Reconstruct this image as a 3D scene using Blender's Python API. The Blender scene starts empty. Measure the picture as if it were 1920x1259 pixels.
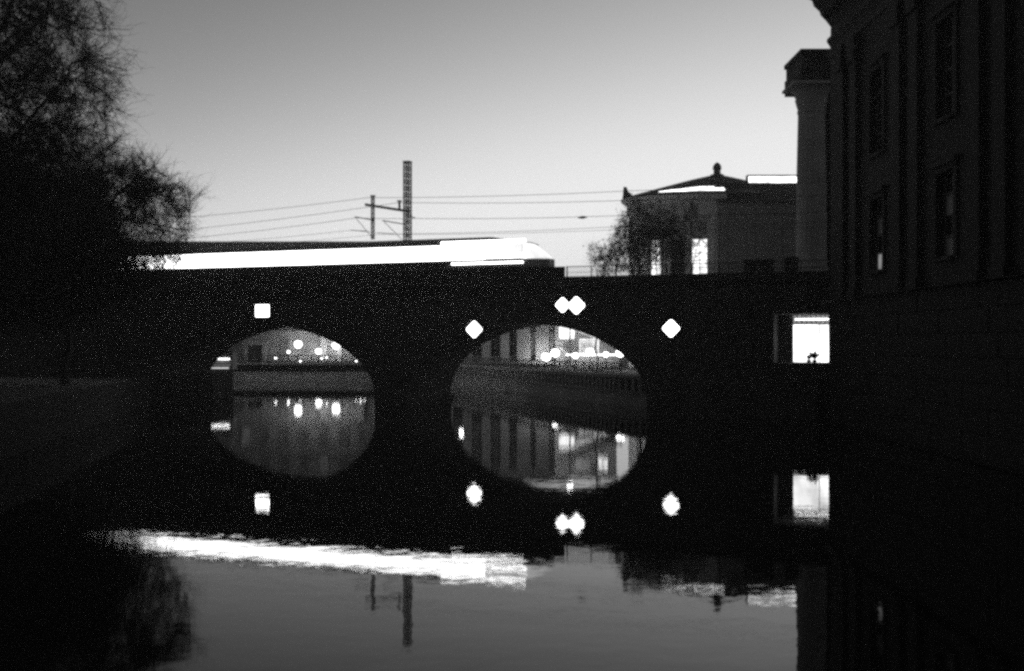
import bpy, math, random
import numpy as np
from mathutils import Vector, Matrix
from mathutils.kdtree import KDTree

random.seed(7)
rng = np.random.default_rng(11)
R = math.radians
SC = bpy.context.scene
COL = SC.collection

# ------------------------------------------------------------------ camera
CAM_Z = 5.3
cam = bpy.data.cameras.new("camera")
cam.sensor_width = 36.0
cam.lens = 37.5
cam.shift_y = 0.0081
cam.clip_start = 0.2
cam.clip_end = 6000
cam.dof.use_dof = True
cam.dof.focus_distance = 100.0
cam.dof.aperture_fstop = 0.45
camera = bpy.data.objects.new("camera", cam)
COL.objects.link(camera)
camera.location = (0, 0, CAM_Z)
camera.rotation_euler = (R(90), 0, 0)
SC.camera = camera

# ------------------------------------------------------------------ sky (black and white film: the sky reduced to luminance)
SUN_EL, SUN_AZ, SKY_K = -4.0, 39.0, 330.0          # degrees, azimuth clockwise from +Y
world = bpy.data.worlds.new("World")
SC.world = world
world.use_nodes = True
wn, wl = world.node_tree.nodes, world.node_tree.links
wn.clear()
sky = wn.new("ShaderNodeTexSky")
sky.sky_type = 'NISHITA'
sky.sun_disc = False
sky.sun_elevation = R(SUN_EL)
sky.sun_rotation = R(SUN_AZ)
sky.altitude = 50
sky.air_density = 0.6
sky.dust_density = 0.6
sky.ozone_density = 1.0
bw = wn.new("ShaderNodeRGBToBW")
pw = wn.new("ShaderNodeMath"); pw.operation = 'POWER'; pw.inputs[1].default_value = 2.45
ml = wn.new("ShaderNodeMath"); ml.operation = 'MULTIPLY'; ml.inputs[1].default_value = -SKY_K
ex = wn.new("ShaderNodeMath"); ex.operation = 'EXPONENT'
iv = wn.new("ShaderNodeMath"); iv.operation = 'SUBTRACT'; iv.inputs[0].default_value = 1.0
bg = wn.new("ShaderNodeBackground")
bg.inputs["Strength"].default_value = 0.96
wo = wn.new("ShaderNodeOutputWorld")
wl.new(sky.outputs[0], bw.inputs[0])
wl.new(bw.outputs[0], pw.inputs[0])
wl.new(pw.outputs[0], ml.inputs[0])
wl.new(ml.outputs[0], ex.inputs[0])
wl.new(ex.outputs[0], iv.inputs[1])
fl_ = wn.new("ShaderNodeMath"); fl_.operation = 'MULTIPLY_ADD'      # even twilight all round
fl_.inputs[1].default_value = 0.92; fl_.inputs[2].default_value = 0.065
wl.new(iv.outputs[0], fl_.inputs[0])
wl.new(fl_.outputs[0], bg.inputs["Color"])
wl.new(bg.outputs[0], wo.inputs["Surface"])

# a last trace of sun below the clouds: almost nothing is left of it at dusk
sl = bpy.data.lights.new("sun", 'SUN')
sl.energy = 0.01
sl.angle = R(12)
sl.color = (1, 1, 1)
sun = bpy.data.objects.new("sun", sl)
COL.objects.link(sun)
sun.rotation_euler = Vector((-math.sin(R(SUN_AZ)) * math.cos(R(SUN_EL)), -math.cos(R(SUN_AZ)) * math.cos(R(SUN_EL)), -math.sin(R(SUN_EL)))).to_track_quat('-Z', 'Y').to_euler()

vs = SC.view_settings
vs.view_transform = 'Standard'
vs.look = 'None'
vs.exposure = 0.0
vs.gamma = 1.0
vs.use_curve_mapping = False
cy = SC.cycles
cy.use_denoising = False
cy.use_adaptive_sampling = False
cy.max_bounces = 5
cy.diffuse_bounces = 2
cy.glossy_bounces = 3
cy.transmission_bounces = 3
cy.sample_clamp_indirect = 2.0
cy.sample_clamp_direct = 6.0
cy.caustics_reflective = False
cy.caustics_refractive = False
cy.filter_width = 3.0


# ------------------------------------------------------------------ materials
def mat(name, v, rough=0.8, var=0.25, scale=1.2, bump=0.0, bscale=None, metal=0.0, stretch=(1, 1, 1), spec=0.3):
    m = bpy.data.materials.new(name)
    m.use_nodes = True
    n, l = m.node_tree.nodes, m.node_tree.links
    b = n["Principled BSDF"]
    b.inputs["Roughness"].default_value = rough
    b.inputs["Metallic"].default_value = metal
    b.inputs["Specular IOR Level"].default_value = spec
    tc = n.new("ShaderNodeTexCoord")
    mp = n.new("ShaderNodeMapping"); mp.inputs["Scale"].default_value = stretch
    l.new(tc.outputs["Object"], mp.inputs[0])
    nz = n.new("ShaderNodeTexNoise"); nz.inputs["Scale"].default_value = scale; nz.inputs["Detail"].default_value = 6
    l.new(mp.outputs[0], nz.inputs["Vector"])
    r = n.new("ShaderNodeMapRange")
    r.inputs["From Min"].default_value = 0.3; r.inputs["From Max"].default_value = 0.7
    r.inputs["To Min"].default_value = v * (1 - var); r.inputs["To Max"].default_value = v * (1 + var)
    l.new(nz.outputs[0], r.inputs[0])
    l.new(r.outputs[0], b.inputs["Base Color"])
    if bump:
        n2 = n.new("ShaderNodeTexNoise"); n2.inputs["Scale"].default_value = bscale or scale * 8; n2.inputs["Detail"].default_value = 5
        l.new(mp.outputs[0], n2.inputs["Vector"])
        bp = n.new("ShaderNodeBump"); bp.inputs["Strength"].default_value = bump; bp.inputs["Distance"].default_value = 0.05
        l.new(n2.outputs[0], bp.inputs["Height"])
        l.new(bp.outputs[0], b.inputs["Normal"])
    return m


def lit(name, e, var=0.0, scale=0.8, base=0.3):
    m = mat(name, base, 0.4)
    n, l = m.node_tree.nodes, m.node_tree.links
    b = n["Principled BSDF"]
    b.inputs["Emission Color"].default_value = (1, 1, 1, 1)
    b.inputs["Emission Strength"].default_value = e
    if var:
        tc = n.new("ShaderNodeTexCoord")
        nz = n.new("ShaderNodeTexNoise"); nz.inputs["Scale"].default_value = scale; nz.inputs["Detail"].default_value = 3
        l.new(tc.outputs["Object"], nz.inputs["Vector"])
        r = n.new("ShaderNodeMapRange")
        r.inputs["From Min"].default_value = 0.3; r.inputs["From Max"].default_value = 0.7
        r.inputs["To Min"].default_value = e * (1 - var); r.inputs["To Max"].default_value = e * (1 + var)
        l.new(nz.outputs[0], r.inputs[0])
        l.new(r.outputs[0], b.inputs["Emission Strength"])
    return m


M = {
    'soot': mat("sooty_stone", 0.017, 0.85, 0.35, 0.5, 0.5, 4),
    'bridge': mat("dark_masonry", 0.05, 0.85, 0.4, 0.6, 0.6, 3),
    'voussoir': mat("arch_stone", 0.055, 0.8, 0.3, 1.5, 0.4, 6),
    'pale': mat("pale_sandstone", 0.62, 0.8, 0.18, 0.5, 0.3, 5),
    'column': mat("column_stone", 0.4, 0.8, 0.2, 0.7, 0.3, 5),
    'wing': mat("grey_render", 0.20, 0.85, 0.15, 0.35, 0.2, 5),
    'slate': mat("slate_roof", 0.06, 0.6, 0.3, 1.0, 0.3, 6),
    'facade': mat("facade_plaster", 0.34, 0.85, 0.2, 0.4, 0.2, 4),
    'quay': mat("quay_stone", 0.55, 0.85, 0.25, 0.5, 0.5, 3, stretch=(1, 1, 2)),
    'ground': mat("earth", 0.008, 0.95, 0.3, 0.4, 0.5, 3),
    'bed': mat("river_bed", 0.03, 0.95),
    'iron': mat("dark_iron", 0.04, 0.55, 0.2, 3, metal=0.3),
    'steel': mat("mast_steel", 0.06, 0.6, 0.2, 3),
    'wire': mat("copper_wire", 0.05, 0.5),
    'roofpaint': mat("train_roof", 0.30, 0.7, 0.15, 0.6, spec=0.1),
    'body': mat("train_paint", 0.07, 0.5, 0.15, 0.6),
    'bodypale': mat("train_pale_paint", 0.35, 0.4, 0.1, 0.6),
    'bark': mat("bark", 0.035, 0.95, 0.3, 4, 0.5, 20),
    'twig': mat("twig", 0.03, 0.95, 0.3, 2),
    'leaf': mat("withered_leaf", 0.04, 0.9, 0.4, 1.0),
    'shrub': mat("dry_leaf", 0.16, 0.9, 0.4, 1.0),
    'blind': mat("window_blind", 0.20, 0.5, 0.2),
    'glass': mat("dark_glass", 0.02, 0.1, 0.1),
    'frame': mat("window_frame", 0.10, 0.6, 0.1),
    'frame_pale': mat("pale_frame", 0.45, 0.6, 0.1),
    'hull': mat("tarred_hull", 0.03, 0.6, 0.2),
    'gravel': mat("track_ballast", 0.08, 0.95, 0.4, 8, 0.8, 30),
    'sign': lit("sign_panel", 7.0),
    'train': lit("train_window_light", 5.0, 0.15, 0.5),
    'cab': lit("cab_sky_glow", 1.1, 0.3, 0.5),  # cab panes glow to match the sky seen through them
    'strip': lit("strip_light", 6.0),
    'skylight': lit("skylight_light", 2.6, 0.5, 0.8),
    'window': lit("window_light", 1.7, 0.7, 1.6),
    'window_soft': lit("soft_window_light", 1.7, 0.8, 1.6),
    'windim': lit("dim_window_light", 0.05, 0.8, 1.2),
    'winlow': lit("low_window_light", 0.18, 0.6, 0.9),
    'winfaint': lit("faint_window_light", 0.003, 0.5, 1.0),
    'hall': lit("opening_glow", 2.0, 0.5, 0.5),
    'globe_far': lit("far_lamp_globe", 14.0),
    'globe_near': lit("bright_lamp_globe", 50.0),
    'globe': lit("lamp_globe", 24.0),
    'globe_soft': lit("soft_lamp_globe", 14.0),
    'bollard': lit("small_lamp", 8.0),
    'panel': lit("lit_panel", 1.2, 0.6, 0.6),
    'flood': lit("flood_lamp", 60.0),
}


# ------------------------------------------------------------------ mesh helpers
class MB:
    def __init__(self):
        self.v, self.f = [], []

    def add(self, vs, fs):
        k = len(self.v)
        self.v += [tuple(p) for p in vs]
        self.f += [tuple(i + k for i in f) for f in fs]
        return self

    def box(self, x0, x1, y0, y1, z0, z1):
        v = [(x, y, z) for z in (z0, z1) for (x, y) in ((x0, y0), (x1, y0), (x1, y1), (x0, y1))]
        return self.add(v, [(3, 2, 1, 0), (4, 5, 6, 7), (0, 1, 5, 4), (1, 2, 6, 5), (2, 3, 7, 6), (3, 0, 4, 7)])

    def prism(self, pts, axis, a, b):
        """outline pts (counter-clockwise or not) pushed along an axis from a to b"""
        n = len(pts)
        def P(p, h):
            return {'x': (h, p[0], p[1]), 'y': (p[0], h, p[1]), 'z': (p[0], p[1], h)}[axis]
        v = [P(p, a) for p in pts] + [P(p, b) for p in pts]
        f = [tuple(range(n - 1, -1, -1)), tuple(range(n, 2 * n))]
        f += [(i, (i + 1) % n, n + (i + 1) % n, n + i) for i in range(n)]
        return self.add(v, f)

    def tube(self, p0, p1, r0, r1=None, n=8):
        r1 = r0 if r1 is None else r1
        p0, p1 = Vector(p0), Vector(p1)
        d = (p1 - p0).normalized()
        a = d.cross(Vector((0, 0, 1)) if abs(d.z) < 0.9 else Vector((1, 0, 0))).normalized()
        b = d.cross(a)
        v = []
        for p, r in ((p0, r0), (p1, r1)):
            for i in range(n):
                t = 2 * math.pi * i / n
                v.append(p + a * r * math.cos(t) + b * r * math.sin(t))
        f = [(i, (i + 1) % n, n + (i + 1) % n, n + i) for i in range(n)]
        f += [tuple(range(n - 1, -1, -1)), tuple(range(n, 2 * n))]
        return self.add(v, f)

    def lathe(self, prof, n=16, c=(0, 0), ax=1.0, ay=1.0, t0=0.0, t1=2 * math.pi):
        """prof: (radius, z) pairs; ax, ay stretch the plan to an ellipse"""
        full = abs(t1 - t0 - 2 * math.pi) < 1e-6
        m = n if full else n + 1
        v = []
        for r, z in prof:
            for i in range(m):
                t = t0 + (t1 - t0) * i / n
                v.append((c[0] + r * ax * math.cos(t), c[1] + r * ay * math.sin(t), z))
        f = []
        for j in range(len(prof) - 1):
            for i in range(n):
                k = (i + 1) % m
                f.append((j * m + i, j * m + k, (j + 1) * m + k, (j + 1) * m + i))
        return self.add(v, f)

    def mesh(self, name, m):
        me = bpy.data.meshes.new(name)
        me.from_pydata(self.v, [], self.f)
        me.materials.append(m)
        me.update()
        return me

    def build(self, name, m, parent=None, loc=(0, 0, 0), rz=0.0, smooth=False, bevel=0.0):
        me = self.mesh(name, m)
        if smooth:
            me.polygons.foreach_set("use_smooth", [True] * len(me.polygons))
        o = bpy.data.objects.new(name, me)
        COL.objects.link(o)
        o.parent = parent
        o.location = loc
        o.rotation_euler = (0, 0, rz)
        if bevel:
            bv = o.modifiers.new("bevel", 'BEVEL'); bv.width = bevel; bv.segments = 1; bv.limit_method = 'ANGLE'
        return o


def put(name, me, parent, loc, rz=0.0, rot=None):
    o = bpy.data.objects.new(name, me)
    COL.objects.link(o)
    o.parent = parent
    o.location = loc
    o.rotation_euler = rot or (0, 0, rz)
    return o


def thing(name, label, cat, loc=(0, 0, 0), rz=0.0, group=None):
    o = bpy.data.objects.new(name, None)
    COL.objects.link(o)
    o.empty_display_size = 0.5
    o.location = loc
    o.rotation_euler = (0, 0, rz)
    return tag(o, label, cat, group)


def tag(o, label, cat, group=None):
    o['label'] = label
    o['category'] = cat
    if group:
        o['group'] = group
    return o


def struct(o):
    o['kind'] = 'structure'
    return o


# ------------------------------------------------------------------ bridge frame: s along the bridge, t across it (away from us)
EX, EY = 0.93862, -0.34496
NX, NY = 0.34496, 0.93862
OX, OY = 0.0, 82.237
BR = math.atan2(EY, EX)


def B(s, t, z):
    return (OX + s * EX + t * NX, OY + s * EY + t * NY, z)


# ------------------------------------------------------------------ ground, banks, water
GZ = 2.5


def slab(name, pts, z0, z1, m):
    return struct(MB().prism(pts, 'z', z0, z1).build(name, m))


slab("river_bed", [(-390, -110), (390, -110), (390, 470), (-390, 470)], -4.0, -3.0, M['bed'])
lb = slab("left_bank", [(-390, -110), (-14, -110), (-17, 10), (-22, 41), (-32.0, 94.5), (-28.9, 103), (-29, 111), (-60, 121), (-390, 165)], -3.2, GZ, M['ground'])
fb = slab("far_bank", [(16.0, 86), (13.0, 86.5), (9.3, 93), (-7.4, 139), (-19.6, 151), (-35, 151.5), (-390, 195), (-390, 470), (390, 470), (390, 86)], -3.2, GZ, M['ground'])
slab("right_bank", [(21.3, -110), (390, -110), (390, 85.9), (21.3, 85.9)], -3.2, GZ + 0.5, M['ground'])

wm = bpy.data.materials.new("river_water")
wm.use_nodes = True
n, l = wm.node_tree.nodes, wm.node_tree.links
b = n["Principled BSDF"]
b.inputs["Base Color"].default_value = (0.006, 0.006, 0.006, 1)
b.inputs["Roughness"].default_value = 0.012
b.inputs["IOR"].default_value = 1.34
tc = n.new("ShaderNodeTexCoord")
hs = None
for sc_, st_, w_ in ((0.9, (0.8, 1.3, 1), 0.6), (3.2, (0.9, 1.2, 1), 0.22), (0.16, (1, 1, 1), 1.0)):
    mp = n.new("ShaderNodeMapping"); mp.inputs["Scale"].default_value = st_
    nz = n.new("ShaderNodeTexNoise"); nz.inputs["Scale"].default_value = sc_; nz.inputs["Detail"].default_value = 2.5
    l.new(tc.outputs["Object"], mp.inputs[0]); l.new(mp.outputs[0], nz.inputs["Vector"])
    mu = n.new("ShaderNodeMath"); mu.operation = 'MULTIPLY'; mu.inputs[1].default_value = w_
    l.new(nz.outputs[0], mu.inputs[0])
    if hs is None:
        hs = mu
    else:
        ad = n.new("ShaderNodeMath"); ad.operation = 'ADD'
        l.new(hs.outputs[0], ad.inputs[0]); l.new(mu.outputs[0], ad.inputs[1]); hs = ad
bp = n.new("ShaderNodeBump"); bp.inputs["Strength"].default_value = 1.0; bp.inputs["Distance"].default_value = 0.005
l.new(hs.outputs[0], bp.inputs["Height"]); l.new(bp.outputs[0], b.inputs["Normal"])
w = MB().add([(-390, -110, 0), (390, -110, 0), (390, 470, 0), (-390, 470, 0)], [(0, 1, 2, 3)]).build("river_water", wm)
struct(w)

# ------------------------------------------------------------------ railway bridge
T = 9.0                                   # bridge width
DECK = 10.18
ARCH = ((-23.25, 11.45, 1.0, 5.95), (0.8, 9.8, 1.1, 5.8))     # centre, half span, springing height, rise
bridge = thing("railway_bridge", "dark stone railway bridge with two wide arches over the river", "bridge", B(0, 0, 0), BR)


def arch_z(a, s):
    c, h, z0, r = a
    q = 1 - ((s - c) / h) ** 2
    return z0 + r * math.sqrt(max(q, 0.0))


body = MB()
body.box(-95, ARCH[0][0] - ARCH[0][1], 0, T, -3.3, DECK)
body.box(ARCH[0][0] + ARCH[0][1], ARCH[1][0] - ARCH[1][1], 0, T, -3.3, DECK)
for a in ARCH:
    N = 40
    th = [math.pi - math.pi * i / N for i in range(N + 1)]
    pts = [(a[0] + a[1] * math.cos(x), a[2] + a[3] * math.sin(x)) for x in th]
    for (s0, z0), (s1, z1) in zip(pts, pts[1:]):
        body.add([(s0, 0, z0), (s1, 0, z1), (s1, 0, DECK), (s0, 0, DECK), (s0, T, z0), (s1, T, z1), (s1, T, DECK), (s0, T, DECK)],
                 [(0, 1, 2, 3), (7, 6, 5, 4), (4, 5, 1, 0), (3, 2, 6, 7)])
# right abutment with a rectangular recess for the lit opening's glowing pane
s_a, s_p0, s_p1, s_e = ARCH[1][0] + ARCH[1][1], 19.72, 23.45, 75
ZP0, ZP1, PD = 3.95, 7.4, 3.2
body.box(s_a, s_p0, 0, T, -3.3, DECK)
body.box(s_p1, s_e, 0, T, -3.3, DECK)
body.box(s_p0, s_p1, 0, T, -3.3, ZP0)
body.box(s_p0, s_p1, 0, T, ZP1, DECK)
body.box(s_p0, s_p1, PD, T, ZP0, ZP1)
body.build("masonry", M['bridge'], bridge)
# arch stones, each one proud of the wall and uneven
for a in ARCH:
    N = 33
    for i in range(N):
        t0, t1 = math.pi - math.pi * (i + 0.02) / N, math.pi - math.pi * (i + 0.98) / N
        dp = 0.75 + (0.15 if i % 2 else 0)
        if i == N // 2:
            dp = 1.15
        q = [(a[0] + (a[1] + k) * math.cos(x), a[2] + (a[3] + k) * math.sin(x)) for x, k in ((t0, -0.01), (t1, -0.01), (t1, dp), (t0, dp))]
        pr = 0.05 + random.uniform(-0.015, 0.02)
        MB().prism(q, 'y', -pr, 0.3).build("arch_stone", M['voussoir'], bridge)
# cornice and string course: lengths of stone laid end to end
corn = MB().prism([(0, 9.58), (-0.16, 9.62), (-0.2, 9.74), (-0.34, 9.8), (-0.34, 9.93), (0, 9.95)], 'x', 0.01, 2.38).mesh("cornice_stone", M['voussoir'])
s = -60.0
while s < 40:
    put("cornice_stone", corn, bridge, (s, 0, 0))
    s += 2.4
# pier with its rounded cutwater
for sc_ in (0.5 * (ARCH[0][0] + ARCH[0][1] + ARCH[1][0] - ARCH[1][1]),):
    p = MB()
    hw = 0.5 * (ARCH[1][0] - ARCH[1][1] - ARCH[0][0] - ARCH[0][1]) - 0.05
    prof = [(-hw, 0)] + [(hw * math.cos(math.pi + math.pi * i / 10), -0.9 * math.sin(math.pi * i / 10)) for i in range(11)] + [(hw, 0)]
    prof = [(hw * math.cos(math.pi + math.pi * i / 10), 0.02 - 1.1 * math.sin(math.pi * i / 10)) for i in range(11)]
    p.prism([(sc_ + x, y) for x, y in prof], 'z', -3.2, 2.4)
    p.build("cutwater", M['voussoir'], bridge)
    cp = MB().prism([(sc_ + x * 1.06, y * 1.06) for x, y in prof], 'z', 2.4, 2.62)
    cp.build("cutwater_cap", M['voussoir'], bridge)
# solid parapet panels over the arches up to the open railing
pm = MB().box(0.02, 1.98, 0.05, 0.17, DECK, 11.16).mesh("parapet_panel", M['iron'])
pc = MB().box(-0.06, 0.06, 0.0, 0.2, DECK, 11.22).mesh("parapet_post", M['iron'])
s = 4.25 - 2 * 40
for i in range(40):
    put("parapet_panel", pm, bridge, (s + 2 * i, 0, 0))
    put("parapet_post", pc, bridge, (s + 2 * i, -0.02, 0))
# a service duct along the wall, catching a little light
MB().tube((-36, -0.08, 9.3), (10, -0.08, 9.3), 0.05, n=6).build("duct", M['iron'], bridge)
# ballast and rails
MB().box(-95, 75, 1.0, T - 0.6, DECK + 0.004, DECK + 0.2).build("ballast", M['gravel'], bridge)
for t in (2.28, 3.72, 5.9, 7.34):
    MB().box(-95, 75, t - 0.035, t + 0.035, DECK + 0.2, DECK + 0.36).build("rail", M['iron'], bridge)
# back parapet
MB().box(-95, 4.25, T - 0.2, T - 0.08, DECK, 10.75).build("back_parapet", M['iron'], bridge)

# open railing on the right half
rail = thing("bridge_railing", "open iron railing on the bridge edge in front of the trees", "railing", B(4.35, 0.1, DECK), BR)
RL = 23.0
MB().box(0, RL, -0.03, 0.03, 0.93, 0.99).build("top_rail", M['iron'], rail)
MB().box(0, RL, -0.02, 0.02, 0.5, 0.53).build("middle_rail", M['iron'], rail)
MB().box(0, RL, -0.02, 0.02, 0.08, 0.12).build("bottom_rail", M['iron'], rail)
po = MB().box(-0.04, 0.04, -0.045, 0.045, 0, 0.929).mesh("post", M['iron'])
ba = MB().box(-0.011, 0.011, -0.011, 0.011, 0.121, 0.929).mesh("baluster", M['iron'])
for i in range(13):
    put("post", po, rail, (0.05 + i * (RL - 0.1) / 12, 0, 0))
for i in range(150):
    x = 0.05 + (i + 0.5) * (RL - 0.1) / 150
    put("baluster", ba, rail, (x, 0, 0))
# dark cabinets standing on the deck behind the railing
for s, wd, h, lab in ((18.6, 2.0, 1.1, "dark low equipment cabinet behind the bridge railing"), (20.9, 0.95, 1.2, "dark narrow switch cabinet behind the railing beside the column")):
    cbt = thing("equipment_cabinet", lab, "cabinet", B(s, 0.55, DECK), BR, "cabinets on the bridge")
    MB().box(-wd / 2, wd / 2, -0.25, 0.25, 0.0, h).build("cabinet_body", M['iron'], cbt, bevel=0.02)
    MB().box(-wd / 2 - 0.04, wd / 2 + 0.04, -0.29, 0.29, h, h + 0.05).build("cabinet_lid", M['iron'], cbt)
    MB().box(-wd / 2 + 0.08, wd / 2 - 0.08, -0.27, -0.251, 0.1, h - 0.1).build("cabinet_door", M['steel'], cbt)

# glowing pane in the recess, added for the lit space beyond the opening
hw = thing("lit_opening", "brightly lit wide window in a recess at the bridge's right end", "window", B(s_p0, PD, ZP0), BR)
W_ = s_p1 - s_p0
MB().box(1.05, W_ - 0.02, -0.06, -0.02, 0.02, 2.75).build("pane", M['hall'], hw)
MB().box(0.95, 1.05, -0.14, -0.01, 0.0, 3.4).build("mullion", M['frame'], hw)
MB().box(2.86, 2.91, -0.10, -0.061, 0.02, 2.75).build("mullion", M['frame'], hw)
MB().box(0.02, 0.95, -0.12, -0.02, 0.0, 3.4).build("side_panel", M['wing'], hw)
MB().box(1.05, W_ - 0.01, -0.2, -0.01, 2.75, 2.87).build("transom", M['frame'], hw)
MB().box(1.05, W_ - 0.01, -0.1, -0.02, 2.87, 3.42).build("upper_panel", M['winlow'], hw)
for k in range(7):
    MB().box(1.3 + 0.33 * k, 1.36 + 0.33 * k, -0.3, -0.101, 2.87, 3.42).build("joist", M['frame'], hw)
MB().box(1.2, W_ - 0.1, -0.36, -0.31, 3.1, 3.16).build("tube_lamp", M['strip'], hw, rz=0.0)
MB().box(0.05, W_ - 0.05, -0.25, -0.01, -0.005, 0.018).build("sill", M['frame'], hw)


# ------------------------------------------------------------------ navigation signs on the bridge wall
def diamond(s, z, r, label, t=-0.3, group="lit diamond signs on the bridge"):
    o = thing("navigation_sign", label, "sign", B(s, t, z), BR, group)
    q = [(r, 0), (0, r), (-r, 0), (0, -r)]
    p = [(k * c, k2 * c) for c in (1,) for k, k2 in q]
    MB().prism([(x * 1.08, y * 1.08) for x, y in q], 'y', 0.0, 0.16).build("housing", M['iron'], o)
    # rounded diamond panel
    pts = []
    for i in range(4):
        ax, ay = q[i]; bx, by = q[(i + 1) % 4]
        for f in (0.1, 0.5, 0.9):
            pts.append((ax + (bx - ax) * f, ay + (by - ay) * f))
    MB().prism(pts, 'y', -0.03, 0.0).build("panel", M['sign'], o)
    MB().box(-0.05, 0.05, 0.16, 0.3, -r * 0.7, r * 0.7).build("bracket", M['iron'], o)
    return o


diamond(-3.02, 6.42, 0.70, "lit white diamond sign between the two arches")
diamond(4.16, 8.23, 0.60, "smaller left diamond of the touching pair over the right arch", t=-0.22)
diamond(5.30, 8.18, 0.70, "larger right diamond of the touching pair over the right arch", t=-0.42)
diamond(12.45, 6.42, 0.68, "lit white diamond sign right of the right arch, alone on dark wall")
o = thing("navigation_sign", "lit white rectangular sign above the left arch", "sign", B(-22.2, -0.35, 8.07), BR)
MB().box(-0.72, 0.72, 0, 0.16, -0.56, 0.56).build("housing", M['iron'], o)
MB().box(-0.66, 0.66, -0.03, 0.0, -0.5, 0.5).build("panel", M['sign'], o, bevel=0.02)
MB().box(-0.05, 0.05, 0.16, 0.35, -0.4, 0.4).build("bracket", M['iron'], o)

# ------------------------------------------------------------------ commuter train
train = thing("commuter_train", "commuter train with a continuous band of lit windows on the bridge", "train", B(2.45, 3.0, DECK + 0.36), BR)
TZ = DECK + 0.36
HW = 1.42                                  # half width


def car(x0, x1, cab):
    b = MB()
    z0, z1, z2, zt = 0.75, 12.0 - TZ, 13.24 - TZ, 13.9 - TZ
    xe = x1 - (2.2 if cab else 0.0)
    body = MB().box(x0, xe, -HW, HW, z0, z1)
    body.box(x0, xe, -HW + 0.06, HW - 0.06, z1, z2)
    if cab:      # raked, rounded nose
        pts = [(xe, -HW), (xe + 1.3, -HW * 0.86), (xe + 2.0, -HW * 0.5), (xe + 2.2, 0), (xe + 2.0, HW * 0.5), (xe + 1.3, HW * 0.86), (xe, HW)]
        body.prism(pts, 'z', z0, z1 - 0.02)
    bo = body.build("carriage", M['body'], train)
    if cab:      # pale apron round the front of the train
        MB().box(xe - 6.5, xe - 0.01, -HW - 0.012, -HW - 0.001, z0 + 0.1, z1 - 0.02).build("side_panel", M['bodypale'], bo)
        MB().prism([(x + 0.012 if x > xe else x + 0.002, y * 1.006) for x, y in pts], 'z', z0 + 0.1, z1 - 0.03).build("front_apron", M['bodypale'], bo)
        lo = [(x, y * 0.985) for x, y in pts]; hi_ = [(xe + (x - xe) * 0.25, y * 0.9) for x, y in pts]
        k_ = len(pts)
        MB().add([(x, y, z1 - 0.018) for x, y in lo] + [(x, y, z2 - 0.02) for x, y in hi_],
                 [(i, i + 1, k_ + i + 1, k_ + i) for i in range(k_ - 1)] + [tuple(range(k_ - 1, -1, -1)), tuple(range(k_, 2 * k_))]).build("windscreen", M['cab'], bo)
    rp = []
    for i in range(9):
        t = math.pi * i / 8
        rp.append((-(HW + 0.02) * math.cos(t), z2 + (zt - z2) * math.sin(t) ** 0.7))
    rp += [(HW + 0.02, z2 - 0.02), (-HW - 0.02, z2 - 0.02)]
    ro = MB().prism(rp, 'x', x0, xe)
    if cab:      # the roof falls away over the windscreen
        nr_ = len(rp)
        ro.v[nr_:] = [(xe - 3.0, y, z) for _x, y, z in ro.v[nr_:]]
        ro.add([(xe - 3.0, y, z) for y, z in rp] + [(xe + 0.5, y * 0.9, z2 + (z - z2) * 0.12) for y, z in rp],
               [(i, (i + 1) % nr_, nr_ + (i + 1) % nr_, nr_ + i) for i in range(nr_)] + [tuple(range(nr_, 2 * nr_))])
    ro.build("roof", M['roofpaint'], bo)
    n_ = int((xe - x0) / 1.45)
    wdt = (xe - x0) / n_
    for i in range(n_):
        xa = x0 + i * wdt
        far = cab and xa > xe - 4.2
        hi = z2 - 0.05
        for sgn in (-1, 1):
            y0, y1 = (-HW, -HW + 0.055) if sgn < 0 else (HW - 0.055, HW)
            MB().box(xa + 0.012, xa + wdt - 0.012, y0, y1, z1 + 0.006, hi).build("window", M['cab'] if far else M['train'], bo)
        if i % 4 == 1 and not (cab and xa > xe - 8):
            MB().box(xa + 0.02, xa + wdt - 0.02, -HW - 0.03, -HW - 0.002, z0 + 0.15, z1 - 0.03).build("door", M['body'], bo)
    if cab:  # glowing strips stand in for the moving train's light trails
        MB().box(xe - 6.9, xe + 0.3, -HW - 0.05, -HW - 0.022, z2 + 0.0, z2 + 0.26).build("light_strip", M['strip'], bo)
        MB().box(xe - 5.6, xe + 0.4, -HW - 0.04, -HW - 0.003, z1 + 0.12, z1 + 0.36).build("light_strip", M['strip'], bo)
        MB().box(xe - 6.0, xe + 0.1, -HW - 0.04, -HW - 0.003, z1 - 0.36, z1 - 0.22).build("light_strip", M['strip'], bo)
        for y in (-0.85, 0.85):
            MB().lathe([(0.001, 0), (0.12, 0), (0.12, 0.12), (0.001, 0.12)], 10).build("headlight", M['strip'], bo, loc=(xe + 1.5, y, z1 - 0.35))
    for xb in (x0 + 2.6, x1 - 3.4):
        MB().box(xb - 1.3, xb + 1.3, -1.1, 1.1, 0.25, 0.74).build("bogie", M['iron'], bo)
        for dx in (-0.85, 0.85):
            for y in (-0.78, 0.64):
                w_ = MB()
                for k in range(1):
                    w_.tube((xb + dx, y, 0.42), (xb + dx, y + 0.13, 0.42), 0.42, n=16)
                w_.build("wheel", M['iron'], bo)


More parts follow.
